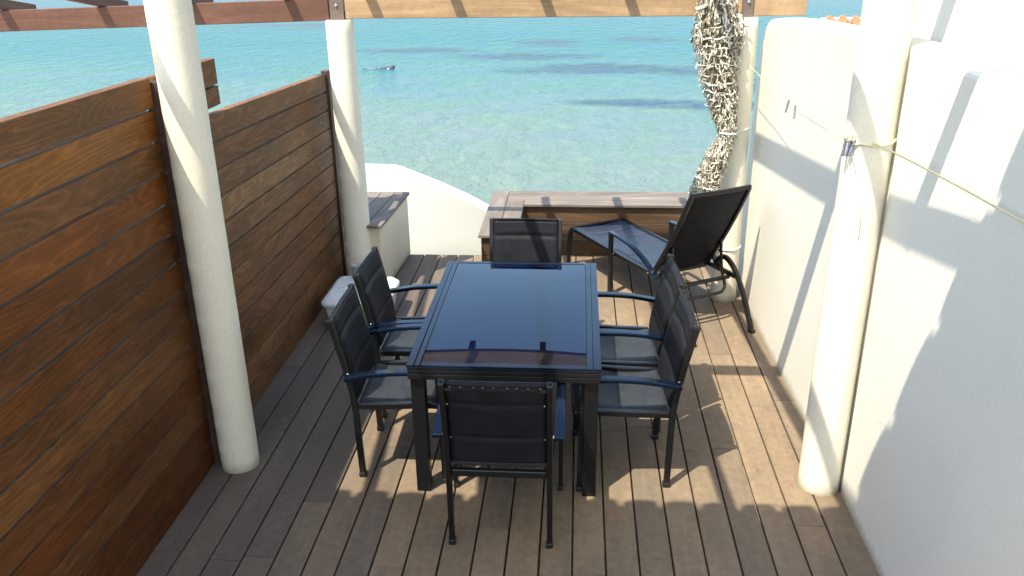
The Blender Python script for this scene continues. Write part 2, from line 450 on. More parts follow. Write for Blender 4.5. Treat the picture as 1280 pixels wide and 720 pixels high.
# ------------------------------------------------------------------ columns
YB = 6.2
def column(x, y, ztop, r, label, tilt=(0, 0)):
    mb = MB(); prof = []; n = 26
    for i in range(n + 1):
        z = ztop * i / n
        prof.append((r * (1 + .005 * math.sin(i * 1.9 + x)), z))
    prof = prof[:-1] + [(r * .985, ztop - .012), (r * .93, ztop)]
    n = 40; rows = []
    for rr, z in prof:
        rows.append([(rr * math.cos(2 * math.pi * i / n) + tilt[0] * z, rr * math.sin(2 * math.pi * i / n) + tilt[1] * z, z) for i in range(n)])
    mb.grid(rows, close_u=True); o = len(mb.v)
    for p in rows[-1]: mb.v.append(p)
    mb.face([o + i for i in range(n)])
    c = mb.build('column', M['column'], loc=(x, y, 0))
    tag(c, label, 'column', 'round white columns carrying the pergola')
    return c
column(-1.785, 3.76, 2.76, .0985, 'round white column in front of the plank fence, nearer of the two on the left')
column(1.262, 3.74, 2.76, .101, 'round white column against the white wall, with a rope tied round it')
column(-1.702, YB, 2.097, .1, 'round cream column at the far end of the fence, beside the slatted masonry bench')
column(1.158, YB, 2.097, .097, 'round cream column beside the hanging net, behind the sun lounger', tilt=(-.010, 0))

# ------------------------------------------------------------------ pergola
perg = thing('pergola', 'open wooden pergola with beams and rafters resting on the round columns', 'pergola', (0, YB, 0))
zb = 2.105; slope = .17
random.seed(31)
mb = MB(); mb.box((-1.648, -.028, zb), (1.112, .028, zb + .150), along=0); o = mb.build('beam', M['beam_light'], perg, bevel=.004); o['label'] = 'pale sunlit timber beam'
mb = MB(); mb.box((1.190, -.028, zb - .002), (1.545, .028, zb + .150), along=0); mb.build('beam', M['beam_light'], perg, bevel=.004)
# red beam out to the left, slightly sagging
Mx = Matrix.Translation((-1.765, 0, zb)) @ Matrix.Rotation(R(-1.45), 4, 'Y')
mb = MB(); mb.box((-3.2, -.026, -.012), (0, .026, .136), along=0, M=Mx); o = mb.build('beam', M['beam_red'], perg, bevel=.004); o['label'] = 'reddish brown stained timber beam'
# near beam on the near columns and its block to the house
mb = MB(); mb.box((-2.4, 3.76 - YB - .04, 2.762), (1.50, 3.76 - YB + .04, 2.90), along=0, rnd=.5); mb.build('beam', M['beam_light'], perg, bevel=.004)
mb = MB(); mb.box((.865, 2.79 - YB - .035, 2.80), (2.1, 2.79 - YB + .035, 2.90), along=0, rnd=.5); mb.build('cross_beam', M['beam_light'], perg, bevel=.004)
def rafter(x, w=.05, h=.075, y_end=.36, y_near=-4.3, z0=None):
    mb = MB(); z0 = zb + .138 if z0 is None else z0
    o = len(mb.v)
    mb.box((x - w / 2, y_near, 0), (x + w / 2, y_end, h), along=1)
    for q in range(o, len(mb.v)):
        xx, yy, zz = mb.v[q]; mb.v[q] = (xx, yy, zz + z0 - yy * slope)
    return mb.build('rafter', M['rafter'], perg, bevel=.003)
for x in (-1.475, -.88, -.255, .325, .885): rafter(x)
for x in (-2.06, -2.78, -3.45, -4.19): rafter(x, z0=zb + .138 - .025 * (abs(x) - 1.735))
# steel brackets between beam ends and columns
for x, w in ((-1.706, .10), (1.150, .075)):
    mb = MB(); mb.box((x - w / 2, -.036, 2.099), (x + w / 2, -.031, 2.30)); mb.box((x - w / 2, .031, 2.099), (x + w / 2, .036, 2.30)); mb.box((x - w / 2, -.0309, 2.0975), (x + w / 2, .0309, 2.1045))
    br = mb.build('bracket', M['bracket'], perg, bevel=.0015)
    mb = MB(); mb.tube([(x, -.036, 2.20), (x, -.046, 2.20)], .010, 8); mb.build('bolt', M['rivet'], br)

# ------------------------------------------------------------------ white walls on the right
def arc(cx, cz, r, a0, a1, n=8):
    return [(cx + r * math.cos(R(a0 + (a1 - a0) * i / n)), cz + r * math.sin(R(a0 + (a1 - a0) * i / n))) for i in range(n + 1)]
def blob_wall(prof, x_of_y, thick, name, mat, round_=.03):
    """wall whose side profile is prof in (y, z), rounded along its edge"""
    mb = MB(); rows = []
    n = len(prof)
    cy = sum(p[0] for p in prof) / n; cz = sum(p[1] for p in prof) / n
    steps = [(0, -round_), (round_ * .3, -round_ * .3), (round_, 0), (thick - round_, 0), (thick - round_ * .3, -round_ * .3), (thick, -round_)]
    for dx, ins in steps:
        row = []
        for i, (y, z) in enumerate(prof):
            a = Vector(prof[i - 1]); b_ = Vector(prof[(i + 1) % n]); tg = (b_ - a)
            nr = Vector((tg.y, -tg.x)).normalized()
            if z <= .0: nr = Vector((0, 0))
            row.append((x_of_y(y) + dx, y + nr.x * ins, z + nr.y * ins))
        rows.append(row)
    o = mb.grid(rows, close_u=True, smooth=True)
    mb.face([o + i for i in range(n)], 0, None, False); e = o + (len(rows) - 1) * n
    mb.face([e + i for i in range(n)][::-1], 0, None, False)
    return mb.build(name, mat)
prof = [(3.70, -.3), (6.44, -.3), (6.44, .1), (6.43, .8), (6.40, 1.35), (6.385, 1.75)]
prof += [(6.37, 1.88), (6.33, 1.97), (6.26, 2.04), (6.15, 2.085), (5.9, 2.112), (5.4, 2.14), (4.8, 2.158), (4.25, 2.173), (3.70, 2.178)]
w = blob_wall(prof, lambda y: 1.36 - .026 * (y - 3.73), .20, 'garden_wall', M['wall'], .035)
tag(w, 'white stucco wall with a rounded far end, running past the sun lounger', 'wall')
house_wall = thing('house_side_wall', 'thick white stucco wall with a ledge, nearest on the right and half in shade', 'wall', (1.356, 2, 0))
mb = MB(); mb.box((0, -4.5, -.3), (.3, 1.692, 2.165)); mb.build('lower_wall', M['wall_near'], house_wall, bevel=.025, seg=3)
mb = MB(); mb.box((.236, -4.5, 2.10), (.5, 2.45, 5.0)); mb.build('upper_wall', M['wall_near'], house_wall, bevel=.02, seg=3)

# far white parapet, masonry bench
mb = MB()
prof = [(-2.8, -1.5), (-.76, -1.5), (-.76, .215), (-.84, .251), (-1.05, .367), (-1.31, .482), (-1.52, .567), (-1.61, .603), (-1.66, .624), (-1.72, .639), (-2.0, .647), (-2.8, .65)]
mb.prism(prof, 7.65, 7.84, 1)
w = mb.build('parapet_wall', M['parapet'], bevel=.022, seg=3, angle=25); tag(w, 'low white parapet whose rounded top slopes down towards the sea-side bench', 'wall')

mbench = thing('masonry_bench', 'cream masonry bench with a slatted grey wood top behind the left far column', 'bench', (-1.65, 6.6, 0))
mb = MB(); mb.prism([(-.165, -.40), (.128, -.40), (.172, .505), (-.165, .505)], 0, .545, 2); mb.build('base', M['cream'], mbench, bevel=.01)
random.seed(41)
mb = MB()
for i in range(3):
    xa = -.175 + i * .124
    o = len(mb.v); mb.box((xa, -.45 if i else -.1, .549), (xa + .118, .512, .572), along=1)
    for q in range(o, len(mb.v)):
        x, y, z = mb.v[q]; mb.v[q] = (x + .045 * (y - .512) * .95, y, z)
mb.build('slat_top', M['bench'], mbench, bevel=.003)

# L shaped wooden bench at the sea side
bench = thing('wooden_bench', 'low L-shaped timber bench with silvered boards along the sea side of the deck', 'bench', (0, 7.1, 0))
random.seed(43)
mb = MB()
mb.box((-.755, -.88, .457), (-.608, .40, .480), along=1); mb.box((-.602, -.88, .457), (-.452, .105, .480), along=1)
for i, (ya, yb) in enumerate(((-.028, .104), (.110, .250), (.256, .40))):
    mb.box((-.449 if i == 0 else -.600, ya, .457), (1.20, yb, .480), along=0)
mb.build('seat_boards', M['bench'], bench, bevel=.003)
mb = MB()
mb.box((-.72, .003, -.155), (1.19, .02, .001), along=0)
for i in range(3):
    z = .004 + i * .151
    mb.box((-.46, 0, z), (1.19, .02, z + .146), along=0)
    mb.box((-.735, -.855, z), (-.472, -.835, z + .146), along=0)
    mb.box((-.480, -.835, z), (-.46, 0, z + .146), along=1); mb.box((-.735, -.835, z), (-.715, .38, z + .146), along=1)
mb.build('front_panel', M['bench_brown'], bench, bevel=.003)

# ------------------------------------------------------------------ chairs
def sling(surf, nu, nv, thick, puff, seams_v, margin=.10):
    """padded fabric panel: surf(u, v) -> (point, normal); seams across at seams_v"""
    mb = MB(); front = []; back = []
    for j in range(nv + 1):
        v = j / nv; rf = []; rb = []
        for i in range(nu + 1):
            u = i / nu; p, n = surf(u, v)
            pd = min(1.0, min(u, 1 - u) / margin)
            pd = pd ** .5 if pd > 0 else 0
            lines = [0.0] + list(seams_v) + [1.0]
            dv = min(abs(v - s) for s in lines)
            pd *= min(1.0, (dv / .045)) ** .6 if dv > 0 else 0
            h = thick / 2 + puff * pd
            rf.append(p + n * h); rb.append(p - n * h)
        front.append(rf); back.append(rb)
    o = mb.grid(front); o2 = mb.grid(back)
    W = nu + 1
    for j in range(nv):
        for i in (0, nu):
            mb.face([o + j * W + i, o + (j + 1) * W + i, o2 + (j + 1) * W + i, o2 + j * W + i], 0, None, False)
    for i in range(nu):
        for j in (0, nv):
            mb.face([o + j * W + i, o + j * W + i + 1, o2 + j * W + i + 1, o2 + j * W + i], 0, None, False)
    return mb

def interp(pts, t):
    """smooth point on a polyline by parameter 0..1 (Catmull-Rom)"""
    n = len(pts) - 1; f = t * n; k = min(int(f), n - 1); f -= k
    P = [Vector(pts[max(k - 1, 0)]), Vector(pts[k]), Vector(pts[k + 1]), Vector(pts[min(k + 2, n)])]
    return .5 * ((2 * P[1]) + (-P[0] + P[2]) * f + (2 * P[0] - 5 * P[1] + 4 * P[2] - P[3]) * f * f + (-P[0] + 3 * P[1] - 3 * P[2] + P[3]) * f ** 3)

def smooth_path(pts, n): return [interp(pts, i / n) for i in range(n + 1)]

POST = [(.008, 0), (.004, .2), (.0, .40), (-.012, .52), (-.036, .66), (-.064, .79), (-.090, .905)]
def make_chair(label):
    t = thing('armchair', label, 'chair', group='black armchairs around the dining table')
    for s in (-1, 1):
        x = s * .227
        pp = [(x, y, z) for y, z in smooth_path([(a, b_, 0) for a, b_ in POST], 24) for _ in (0,)] if False else \
             [(x, q.x, q.y) for q in smooth_path([(a, b_, 0) for a, b_ in POST], 24)]
        mb = MB(); mb.bar(pp, .026, .032); lg = mb.build('rear_leg', M['frame'], t, bevel=.005, seg=2)
        mb = MB(); mb.box((x - .016, -.011, 0), (x + .016, .027, .028)); mb.build('foot_cap', M['plastic_black'], lg, bevel=.004)
        mb = MB(); mb.bar([(x, q.x, q.y) for q in smooth_path([(a, b_, 0) for a, b_ in POST], 24)][-2:], .0275, .0335); mb.build('end_cap', M['plastic_black'], lg, bevel=.004)
        xf = s * .268
        mb = MB(); mb.bar([(xf, .452, .0), (xf, .446, .35), (xf, .438, .622)], .022, .034); fl = mb.build('front_leg', M['frame'], t, bevel=.004)
        mb = MB(); mb.box((xf - .014, .433, 0), (xf + .014, .472, .026)); mb.build('foot_cap', M['plastic_black'], fl, bevel=.004)
        arm = smooth_path([(xf, -.030, .600), (xf, .04, .614), (xf, .15, .632), (xf, .30, .641), (xf, .42, .637), (xf, .475, .626)], 16)
        mb = MB(); mb.bar(arm, .046, .022); ar = mb.build('armrest', M['table_frame'], t, bevel=.005, seg=2)
        mb = MB(); mb.tube([(s * .246, -.020, .606), (s * .236, -.020, .606)], .009, 10); mb.build('bolt', M['rivet'], ar)
    # seat frame
    mb = MB()
    for s in (-1, 1):
        mb.bar(smooth_path([(s * .228, .018, .425), (s * .232, .2, .432), (s * .236, .38, .442), (s * .236, .47, .432)], 10), .028, .034)
        mb.box((s * .244 - .012, .425, .415), (s * .244 + .012, .462, .452))
    mb.bar([(-.226, .475, .425), (.226, .475, .425)], .024, .024, side=(0, 1, 0))
    mb.bar([(-.214, .002, .40), (.214, .002, .40)], .026, .036, side=(0, 1, 0))
    mb.build('seat_frame', M['frame'], t, bevel=.005, seg=2)
    # upper back bar
    mb = MB(); mb.bar([(-.215, -.086, .868), (.215, -.086, .868)], .010, .014, side=(0, 1, 0)); mb.build('back_bar', M['frame'], t, bevel=.002)
    # seat sling
    sp = [(0, .016, .436), (0, .12, .424), (0, .26, .428), (0, .38, .446), (0, .455, .448), (0, .492, .424)]
    def sf(u, v):
        p = interp(sp, v); p2 = interp(sp, min(v + .01, 1)); p1 = interp(sp, max(v - .01, 0))
        tg = (p2 - p1).normalized(); n = Vector((1, 0, 0)).cross(tg)
        x = (u - .5) * .436
        return Vector((x, p.y, p.z - .014 * math.sin(math.pi * u) * math.sin(math.pi * min(v * 1.1, 1)))), n
    sling(sf, 24, 60, .006, .011, (.36, .72), .09).build('seat', M['seatcloth'], t)
    # back sling: wraps over the top in a roll
    bp = [(0, .012, .455), (0, .004, .54), (0, -.014, .64), (0, -.044, .76), (0, -.072, .86), (0, -.084, .905)]
    def bf(u, v):
        p = interp(bp, v); p2 = interp(bp, min(v + .01, 1)); p1 = interp(bp, max(v - .01, 0))
        tg = (p2 - p1).normalized(); n = tg.cross(Vector((1, 0, 0)))
        x = (u - .5) * .430
        sag = .016 * math.sin(math.pi * u) * (.35 + .65 * math.sin(math.pi * v))
        return Vector((x, p.y - sag, p.z)), -n
    sl = sling(bf, 24, 80, .006, .012, (.33, .66, .90), .09)
    mb = sl; mb.cur = 1
    for i in range(9):
        x = -.19 + .38 * i / 8 + random.uniform(-.006, .006)
        mb.box((x - .003, -.0975, .884), (x + .003, -.094, .8865))
    for s in (-1, 1):
        for z, y in ((.80, -.078), (.60, -.020)):
            mb.box((s * .206 - .002, y - .0115, z - .003), (s * .206 + .002, y - .007, z + .003))
    mb.build('backrest', M['sling'], t, mats=(M['rivet'],))
    return t
SP = R(90)
spots = [(-.322, 3.172, 0, 'black armchair at the near end of the table, its back to the viewer'),
         (-1.105, 3.912, -SP + R(1), 'black armchair on the fence side of the table, nearer of the two there'),
         (-1.118, 4.508, -SP - R(.5), 'black armchair on the fence side of the table, next to the white box'),
         (.484, 3.908, SP + R(2.5), 'black armchair on the white wall side of the table, nearer of the two there'),
         (.478, 4.435, SP + R(3), 'black armchair on the white wall side of the table, just in front of the lounger'),
         (-.328, 5.245, SP * 2 - R(1), 'black armchair at the far end of the table, facing the viewer')]
chair0 = make_chair(spots[0][3])
for i, (x, y, rz, lab) in enumerate(spots):
    o = chair0 if i == 0 else copy_tree(chair0)
    o.location = (x, y, 0); o.rotation_euler = (0, 0, rz); o['label'] = lab

# ------------------------------------------------------------------ dining table
tb = thing('dining_table', 'large dark blue-black extending dining table with a glass top', 'table', (-.331, 4.247, 0))
W2, L2 = .464, .708
for sx in (-1, 1):
    for sy in (-1, 1):
        mb = MB(); mb.box((sx * (W2 - .078), sy * (L2 - .098), 0), (sx * (W2 - .010), sy * (L2 - .030), .664)); mb.build('leg', M['frame'], tb, bevel=.003)
mb = MB()   # apron: three stacked strips with shadow gaps
for za, zb_, ins in ((.660, .687, .004), (.6895, .711, .004), (.7135, .7268, .003)):
    mb.box((-W2 + ins, -L2 + ins, za), (W2 - ins, -L2 + ins + .03, zb_)); mb.box((-W2 + ins, L2 - ins - .03, za), (W2 - ins, L2 - ins, zb_))
    mb.box((-W2 + ins, -L2 + ins + .0302, za), (-W2 + ins + .03, L2 - ins - .0302, zb_)); mb.box((W2 - ins - .03, -L2 + ins + .0302, za), (W2 - ins, L2 - ins - .0302, zb_))
mb.box((-W2 + .012, -L2 + .012, .664), (W2 - .012, L2 - .012, .722))
mb.build('apron', M['frame'], tb, bevel=.002)
mb = MB()
for s in (-1, 1):
    a, b_ = (W2 - .036, W2) if s > 0 else (-W2, -W2 + .036)
    mb.box((a, -L2, .727), (b_, L2, .740))
    a, b_ = (W2 - .066, W2 - .039) if s > 0 else (-W2 + .039, -W2 + .066)
    mb.box((a, -L2, .727), (b_, L2, .7395))
mb.box((-W2 + .069, -L2, .727), (W2 - .069, -L2 + .034, .7397)); mb.box((-W2 + .069, L2 - .030, .727), (W2 - .069, L2, .7397))
mb.build('top_frame', M['table_frame'], tb, bevel=.0022)
mb = MB(); rows = []; ga, gb, gw = -L2 + .036, L2 - .032, W2 - .070   # the pane is very slightly bowed
for j in range(41):
    q = j / 40; rows.append([(-gw + 2 * gw * i / 20, ga + (gb - ga) * q, .7372 + .0085 * (1 - (2 * q - 1) ** 2) * (1 - .25 * (i / 10 - 1) ** 2)) for i in range(21)])
mb.grid(rows); o = len(mb.v)
mb.box((-gw, ga, .728), (gw, gb, .7368)); mb.build('glass_top', M['glass'], tb)

# ------------------------------------------------------------------ sun lounger (local x = along the bed from the foot, local y = across)
lo = thing('sun_lounger', 'black sun lounger with raised back standing slantwise by the white wall', 'lounger', (-.045, 6.83, 0), math.atan2(-.872, .49))
LW = .53
def lf(s, v, z): return (s, v, z)
mb = MB()
for v in (.012, LW - .012):
    mb.bar([(0, v, .345), (.6, v, .345), (1.2, v, .35), (1.53, v, .352)], .026, .034, side=(0, 1, 0))
mb.bar([(.013, .026, .345), (.013, LW - .026, .345)], .026, .034, side=(1, 0, 0)); mb.bar([(1.2, .026, .338), (1.2, LW - .026, .338)], .026, .03, side=(1, 0, 0))
mb.bar([(1.47, .026, .335), (1.47, LW - .026, .335)], .026, .026, side=(1, 0, 0))
mb.build('bed_frame', M['frame'], lo, bevel=.005)
def lb(u, v):
    return Vector((.012 + 1.18 * v, .030 + (LW - .06) * u, .352 - .018 * math.sin(math.pi * u))), Vector((0, 0, 1))
sl = sling(lb, 14, 60, .004, .004, tuple(i / 6 for i in range(1, 6)), .06); mb = sl; mb.cur = 1   # pale stitched seams across the bed
for i in range(1, 6):
    s = .012 + 1.18 * i / 6
    mb.tube([(s, .032 + (LW - .064) * k / 8, .3562 - .018 * math.sin(math.pi * k / 8)) for k in range(9)], .0016, 5)
mb.build('bed_sling', M['lounge'], lo, mats=(M['seam'],))
for v in (.012, LW - .012):
    mb = MB(); mb.bar([(-.045, v, 0), (-.03, v, .18), (.0, v, .33)], .026, .036, side=(0, 1, 0)); mb.build('leg', M['frame'], lo, bevel=.004)
    mb = MB(); mb.bar([(.69, v - .027 if v < .2 else v + .027, 0), (.682, v - .027 if v < .2 else v + .027, .505)], .024, .042, side=(0, 1, 0)); mb.build('leg', M['frame'], lo, bevel=.004)
    vv = v - .027 if v < .2 else v + .027
    mb = MB(); mb.bar(smooth_path([(.664, vv, .512), (.80, vv, .512), (.98, vv, .495), (1.12, vv, .455), (1.24, vv, .395), (1.30, vv, .345)], 18), .040, .020, side=(0, 1, 0)); mb.build('armrest', M['table_frame'], lo, bevel=.005)
    mb = MB(); mb.bar(smooth_path([(1.29, v, .355), (1.345, v, .44), (1.42, v, .452), (1.52, v, .385), (1.63, v, .235), (1.70, v, .10), (1.742, v, 0)], 24), .026, .036, side=(0, 1, 0)); lg = mb.build('rear_leg', M['frame'], lo, bevel=.005)
    mb = MB(); mb.box((1.718, v - .016, 0), (1.768, v + .016, .028)); mb.build('foot_cap', M['plastic_black'], lg, bevel=.004)
# backrest
hx, hz, tx, tz = 1.205, .352, 1.600, 1.035
bd = Vector((tx - hx, 0, tz - hz)).normalized(); bn = Vector((bd.z, 0, -bd.x))   # bn points to the rear of the back
mb = MB()
for v in (.030, LW - .030):
    pth = [(hx + (tx - hx) * k / 12 + .014 * math.sin(math.pi * k / 12), v, hz + (tz - hz) * k / 12 - .008 * math.sin(math.pi * k / 12)) for k in range(13)]
    mb.bar(pth, .026, .034, side=(0, 1, 0))
mb.bar([(tx, .02, tz)] + [(tx + .016 * math.sin(math.pi * k / 8), .03 + (LW - .06) * k / 8, tz) for k in range(1, 8)] + [(tx, LW - .02, tz)], .030, .024, side=(0, 0, 1))
mb.bar([(hx + .01, .043, hz + .012), (hx + .01, LW - .043, hz + .012)], .024, .024, side=(1, 0, 0))
bf_ = mb.build('backrest_frame', M['frame'], lo, bevel=.005)
def lbk(u, v):
    p = Vector((hx, 0, hz)).lerp(Vector((tx, 0, tz)), .02 + .975 * v)
    p += bn * (.014 * math.sin(math.pi * v) + .020 * math.sin(math.pi * u))
    return Vector((p.x, .040 + (LW - .08) * u, p.z)), -bn
sling(lbk, 16, 48, .005, .006, (.33, .66), .06).build('backrest', M['sling'], lo)
# support bar with notches
mb = MB()
up = [(1.385, LW - .055, .60), (1.40, LW - .055, .47), (1.425, LW - .055, .36), (1.47, LW - .06, .275), (1.49, LW - .09, .245), (1.50, LW - .14, .238), (1.50, .14, .238), (1.49, .09, .245), (1.47, .06, .275), (1.425, .055, .36), (1.40, .055, .47), (1.385, .055, .60)]
mb.tube(smooth_path(up, 60), .011, 8)
for v in (LW - .055, .055):
    for k in range(4):
        z = .565 - k * .055
        mb.tube([(1.388 + k * .006, v, z), (1.368 + k * .006, v, z - .008), (1.364 + k * .006, v, z + .01)], .0055, 6)
mb.tube([(1.40, LW - .055, .30), (1.40, .055, .30)], .010, 8)
mb.build('support_bar', M['frame'], lo)
for s, z in ((.70, .345), (1.18, .35)):
    mb = MB(); mb.tube([(s, -.001, z), (s, -.006, z)], .008, 8); mb.build('bolt', M['rivet'], lo)

# ------------------------------------------------------------------ white storage box and cup
def rrect(x0, y0, x1, y1, r, n=5):
    P = []
    for cx, cy, a in ((x1 - r, y1 - r, 0), (x0 + r, y1 - r, 90), (x0 + r, y0 + r, 180), (x1 - r, y0 + r, 270)):
        for i in range(n + 1):
            q = R(a + 90 * i / n); P.append((cx + r * math.cos(q), cy + r * math.sin(q)))
    return P
bx = thing('storage_box', 'white plastic box with a domed lid on the deck behind the chairs, by the fence', 'box', (-1.572, 5.69, 0))
def loft(layers, mat, name, parent):
    mb = MB(); rows = []
    for (hx_, hy_, r, z) in layers: rows.append([(p[0], p[1], z) for p in rrect(-hx_, -hy_, hx_, hy_, r)])
    o = mb.grid(rows, close_u=True); n = len(rows[0])
    mb.face([o + i for i in range(n)][::-1]); e = o + (len(rows) - 1) * n; mb.face([e + i for i in range(n)])
    return mb.build(name, mat, parent)
loft([(.195, .205, .05, .0), (.205, .215, .05, .01), (.228, .240, .055, .190), (.230, .242, .055, .196)], M['white_plastic'], 'body', bx)
lid = loft([(.240, .252, .06, .186), (.246, .258, .06, .190), (.246, .258, .06, .212), (.240, .252, .06, .220), (.215, .225, .055, .246), (.19, .20, .05, .255), (.182, .192, .045, .254)], M['white_plastic'], 'lid', bx)
mb = MB(); mb.tube(smooth_path([(-.16, -.06, .2555), (-.08, .0, .2555), (.02, .02, .2555), (.12, .07, .2555)], 20), .0022, 5); mb.tube(smooth_path([(-.17, -.12, .2555), (-.1, -.09, .2555), (0, -.13, .2555)], 20), .0022, 5)
mb.build('thread', M['peg'], lid)
cp = MB(); cp.lathe([(.030, 0), (.036, .004), (.042, .10), (.043, .102), (.041, .102), (.035, .008), (.001, .006)], (0, 0), 24)
cup = cp.build('plastic_cup', M['cup'], loc=(-1.637, 5.855, .257)); tag(cup, 'small clear plastic cup standing on the white box', 'cup')

# ------------------------------------------------------------------ hanging net
random.seed(77)
yN = 6.03
path = [(.935, 2.24, .125), (.930, 2.11, .150), (.938, 2.0, .158), (.945, 1.9, .155), (.970, 1.76, .138), (.998, 1.63, .120), (1.022, 1.52, .100), (1.045, 1.43, .080), (1.062, 1.35, .055), (1.052, 1.30, .055), (1.020, 1.21, .085), (.992, 1.12, .092), (.962, 1.02, .098), (.940, .92, .104), (.920, .80, .104), (.900, .66, .09), (.885, .55, .06)]
path2 = [(1.055, 2.12, .040), (1.05, 2.03, .048), (1.05, 1.93, .050), (1.045, 1.83, .042), (1.04, 1.74, .03)]
path = [(a * 1.015 - .024, 2.6 + (b_ - 2.6) * 1.017, c_ * .90) for a, b_, c_ in path]; path2 = [(a * 1.015 - .012, 2.6 + (b_ - 2.6) * 1.017, c_) for a, b_, c_ in path2]
mb = MB()
def flap(c, nrm, down, ln, wd, rnd):
    side = nrm.cross(down).normalized()
    curl = random.uniform(-.6, 1.4); rows = []
    for k in range(3):
        q = k / 2
        p = c + down * (ln * (q - .5)) + nrm * (curl * ln * .55 * (q - .4) ** 2 + random.uniform(0, .006))
        tw = side * math.cos(curl * q) + nrm * math.sin(curl * q)
        rows.append([p - tw * wd / 2, p + nrm * wd * .28, p + tw * wd / 2])
    mb.grid(rows, smooth=False, rnd=rnd)
def net(path, n, yc, flat=.62):
    for _ in range(n):
        t_ = random.random(); k = t_ * (len(path) - 1); i = min(int(k), len(path) - 2); f = k - i
        x = path[i][0] * (1 - f) + path[i + 1][0] * f; z = path[i][1] * (1 - f) + path[i + 1][1] * f; r = path[i][2] * (1 - f) + path[i + 1][2] * f
        a = random.uniform(0, 2 * math.pi); rr = r * random.choice((1.0, 1.0, .95, .86))
        fold = 1 + .08 * math.sin(5 * a + z * 6)
        nrm = Vector((math.cos(a), math.sin(a) * .8, random.uniform(-.2, .3))).normalized()
        c = Vector((x + rr * fold * math.cos(a), yc + flat * rr * fold * math.sin(a), z))
        down = Vector((random.gauss(0, .30), random.gauss(0, .15), -1)).normalized()
        if random.random() < .10: down = Vector((random.choice((-1, 1)), 0, random.uniform(-.3, .3))).normalized()
        inner = rr < r * .9
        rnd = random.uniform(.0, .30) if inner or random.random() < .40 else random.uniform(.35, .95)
        big = 2.2 if (z > 1.95 and random.random() < .10) else 1
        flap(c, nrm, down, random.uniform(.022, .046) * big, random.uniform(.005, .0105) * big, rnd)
mb.grid([[(x + .72 * r * math.cos(2 * math.pi * q / 16), yN + .45 * r * math.sin(2 * math.pi * q / 16), z) for q in range(16)] for x, z, r in path], close_u=True, rnd=.05)
net(path, 5200, yN); net(path2, 420, 6.04)
# knotted cords of the net
for z in [2.05 - .062 * k for k in range(23)]:
    for i in range(len(path) - 1):
        if path[i][1] >= z >= path[i + 1][1]:
            f = (path[i][1] - z) / (path[i][1] - path[i + 1][1]); x = path[i][0] * (1 - f) + path[i + 1][0] * f; r = path[i][2] * (1 - f) + path[i + 1][2] * f
            mb.tube([(x + r * .97 * math.cos(a), yN + .62 * r * .97 * math.sin(a), z + .012 * math.sin(a * 2 + z * 20) + .005 * math.sin(a * 9)) for a in [2 * math.pi * q / 36 for q in range(37)]], random.choice((.003, .006)), 5, rnd=random.uniform(.6, 1))
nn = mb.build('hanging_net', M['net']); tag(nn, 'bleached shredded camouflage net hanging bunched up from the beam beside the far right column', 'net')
def ring(cx, cy, r, z, n=28, dz=.0): return [(cx + r * math.cos(2 * math.pi * k / n), cy + r * math.sin(2 * math.pi * k / n), z + dz * math.sin(2 * math.pi * k / n)) for k in range(n + 1)]
mb = MB(); mb.tube([(.995, 6.00, 1.335), (1.07, 5.985, 1.325), (1.115, 6.02, 1.322), (1.150, 6.094, 1.325), (1.20, 6.11, 1.335), (1.243, 6.16, 1.342), (1.248, 6.21, 1.342), (1.2, 6.29, 1.342), (1.10, 6.292, 1.342), (1.035, 6.20, 1.34), (1.025, 6.08, 1.338), (1.03, 6.00, 1.335)], .006, 6)
o = mb.build('tie_cord', M['white_cord']); tag(o, 'white cord tying the bunched net to the far right column', 'cord')
mb = MB(); mb.tube(ring(1.154, YB, .1005, .44, dz=.015), .006, 6)
o = mb.build('tie_cord', M['white_cord']); tag(o, 'white cord looped round the far right column low down behind the lounger', 'cord')

# ------------------------------------------------------------------ clothesline, rope and pegs
mb = MB()
line = [(1.18, 6.108, 1.785), (1.195, 5.55, 1.745), (1.20, 4.95, 1.716), (1.195, 4.3, 1.735), (1.172, 3.70, 1.775), (1.25, 3.632, 1.79), (1.305, 3.0, 1.80), (1.318, 2.45, 1.815), (1.33, 1.2, 1.87)]
lp = smooth_path(line, 80); mb.tube(lp, [.0016 if q.y > 3.72 else .0036 for q in lp], 6); o = mb.build('clothesline', M['rope']); tag(o, 'thin cream clothesline strung along the right-hand wall past the columns', 'clothesline')
mb = MB(); mb.tube(ring(1.262, 3.74, .1045, 1.800, dz=.02), .0055, 6); pass
for k in range(5): mb.tube([(1.168, 3.682, 1.785 + .01 * k), (1.150, 3.668, 1.795 + .006 * k), (1.165, 3.66, 1.805 + .004 * k)], .006, 6)
o = mb.build('rope', M['rope']); tag(o, 'cream rope knotted round the near right column', 'rope')
def peg(c, mat, rot):
    mb = MB()
    for s in (-1, 1):
        mb.box((s * .0035 - .0022, -.004, -.045), (s * .0035 + .0022, .004, .03)); 
    mb.tube([(-.008, 0, .004), (.008, 0, .004)], .004, 6)
    o = mb.build('clothes_peg', mat, bevel=.001, loc=c); o.rotation_euler = rot; return o
o = peg((1.200, 4.98, 1.712), M['peg'], (.1, .15, .5)); tag(o, 'grey clothes peg on the line in front of the far wall, farther of the pair', 'clothes peg', 'pegs on the clothesline')
o = peg((1.199, 4.80, 1.712), M['peg'], (-.1, .2, .9)); tag(o, 'grey clothes peg on the line in front of the far wall, nearer of the pair', 'clothes peg', 'pegs on the clothesline')
for k, lab in enumerate(('leftmost of the three blue-grey pegs bunched at the rope on the near right column', 'middle one of the three blue-grey pegs bunched at the rope on the near right column', 'rightmost of the three blue-grey pegs bunched at the rope on the near right column')):
    o = peg((1.142 + k * .016, 3.672 - k * .004, 1.772), M['peg_blue'], (.1 * k, .08, .4 + .3 * k)); tag(o, lab, 'clothes peg', 'pegs bunched at the column')
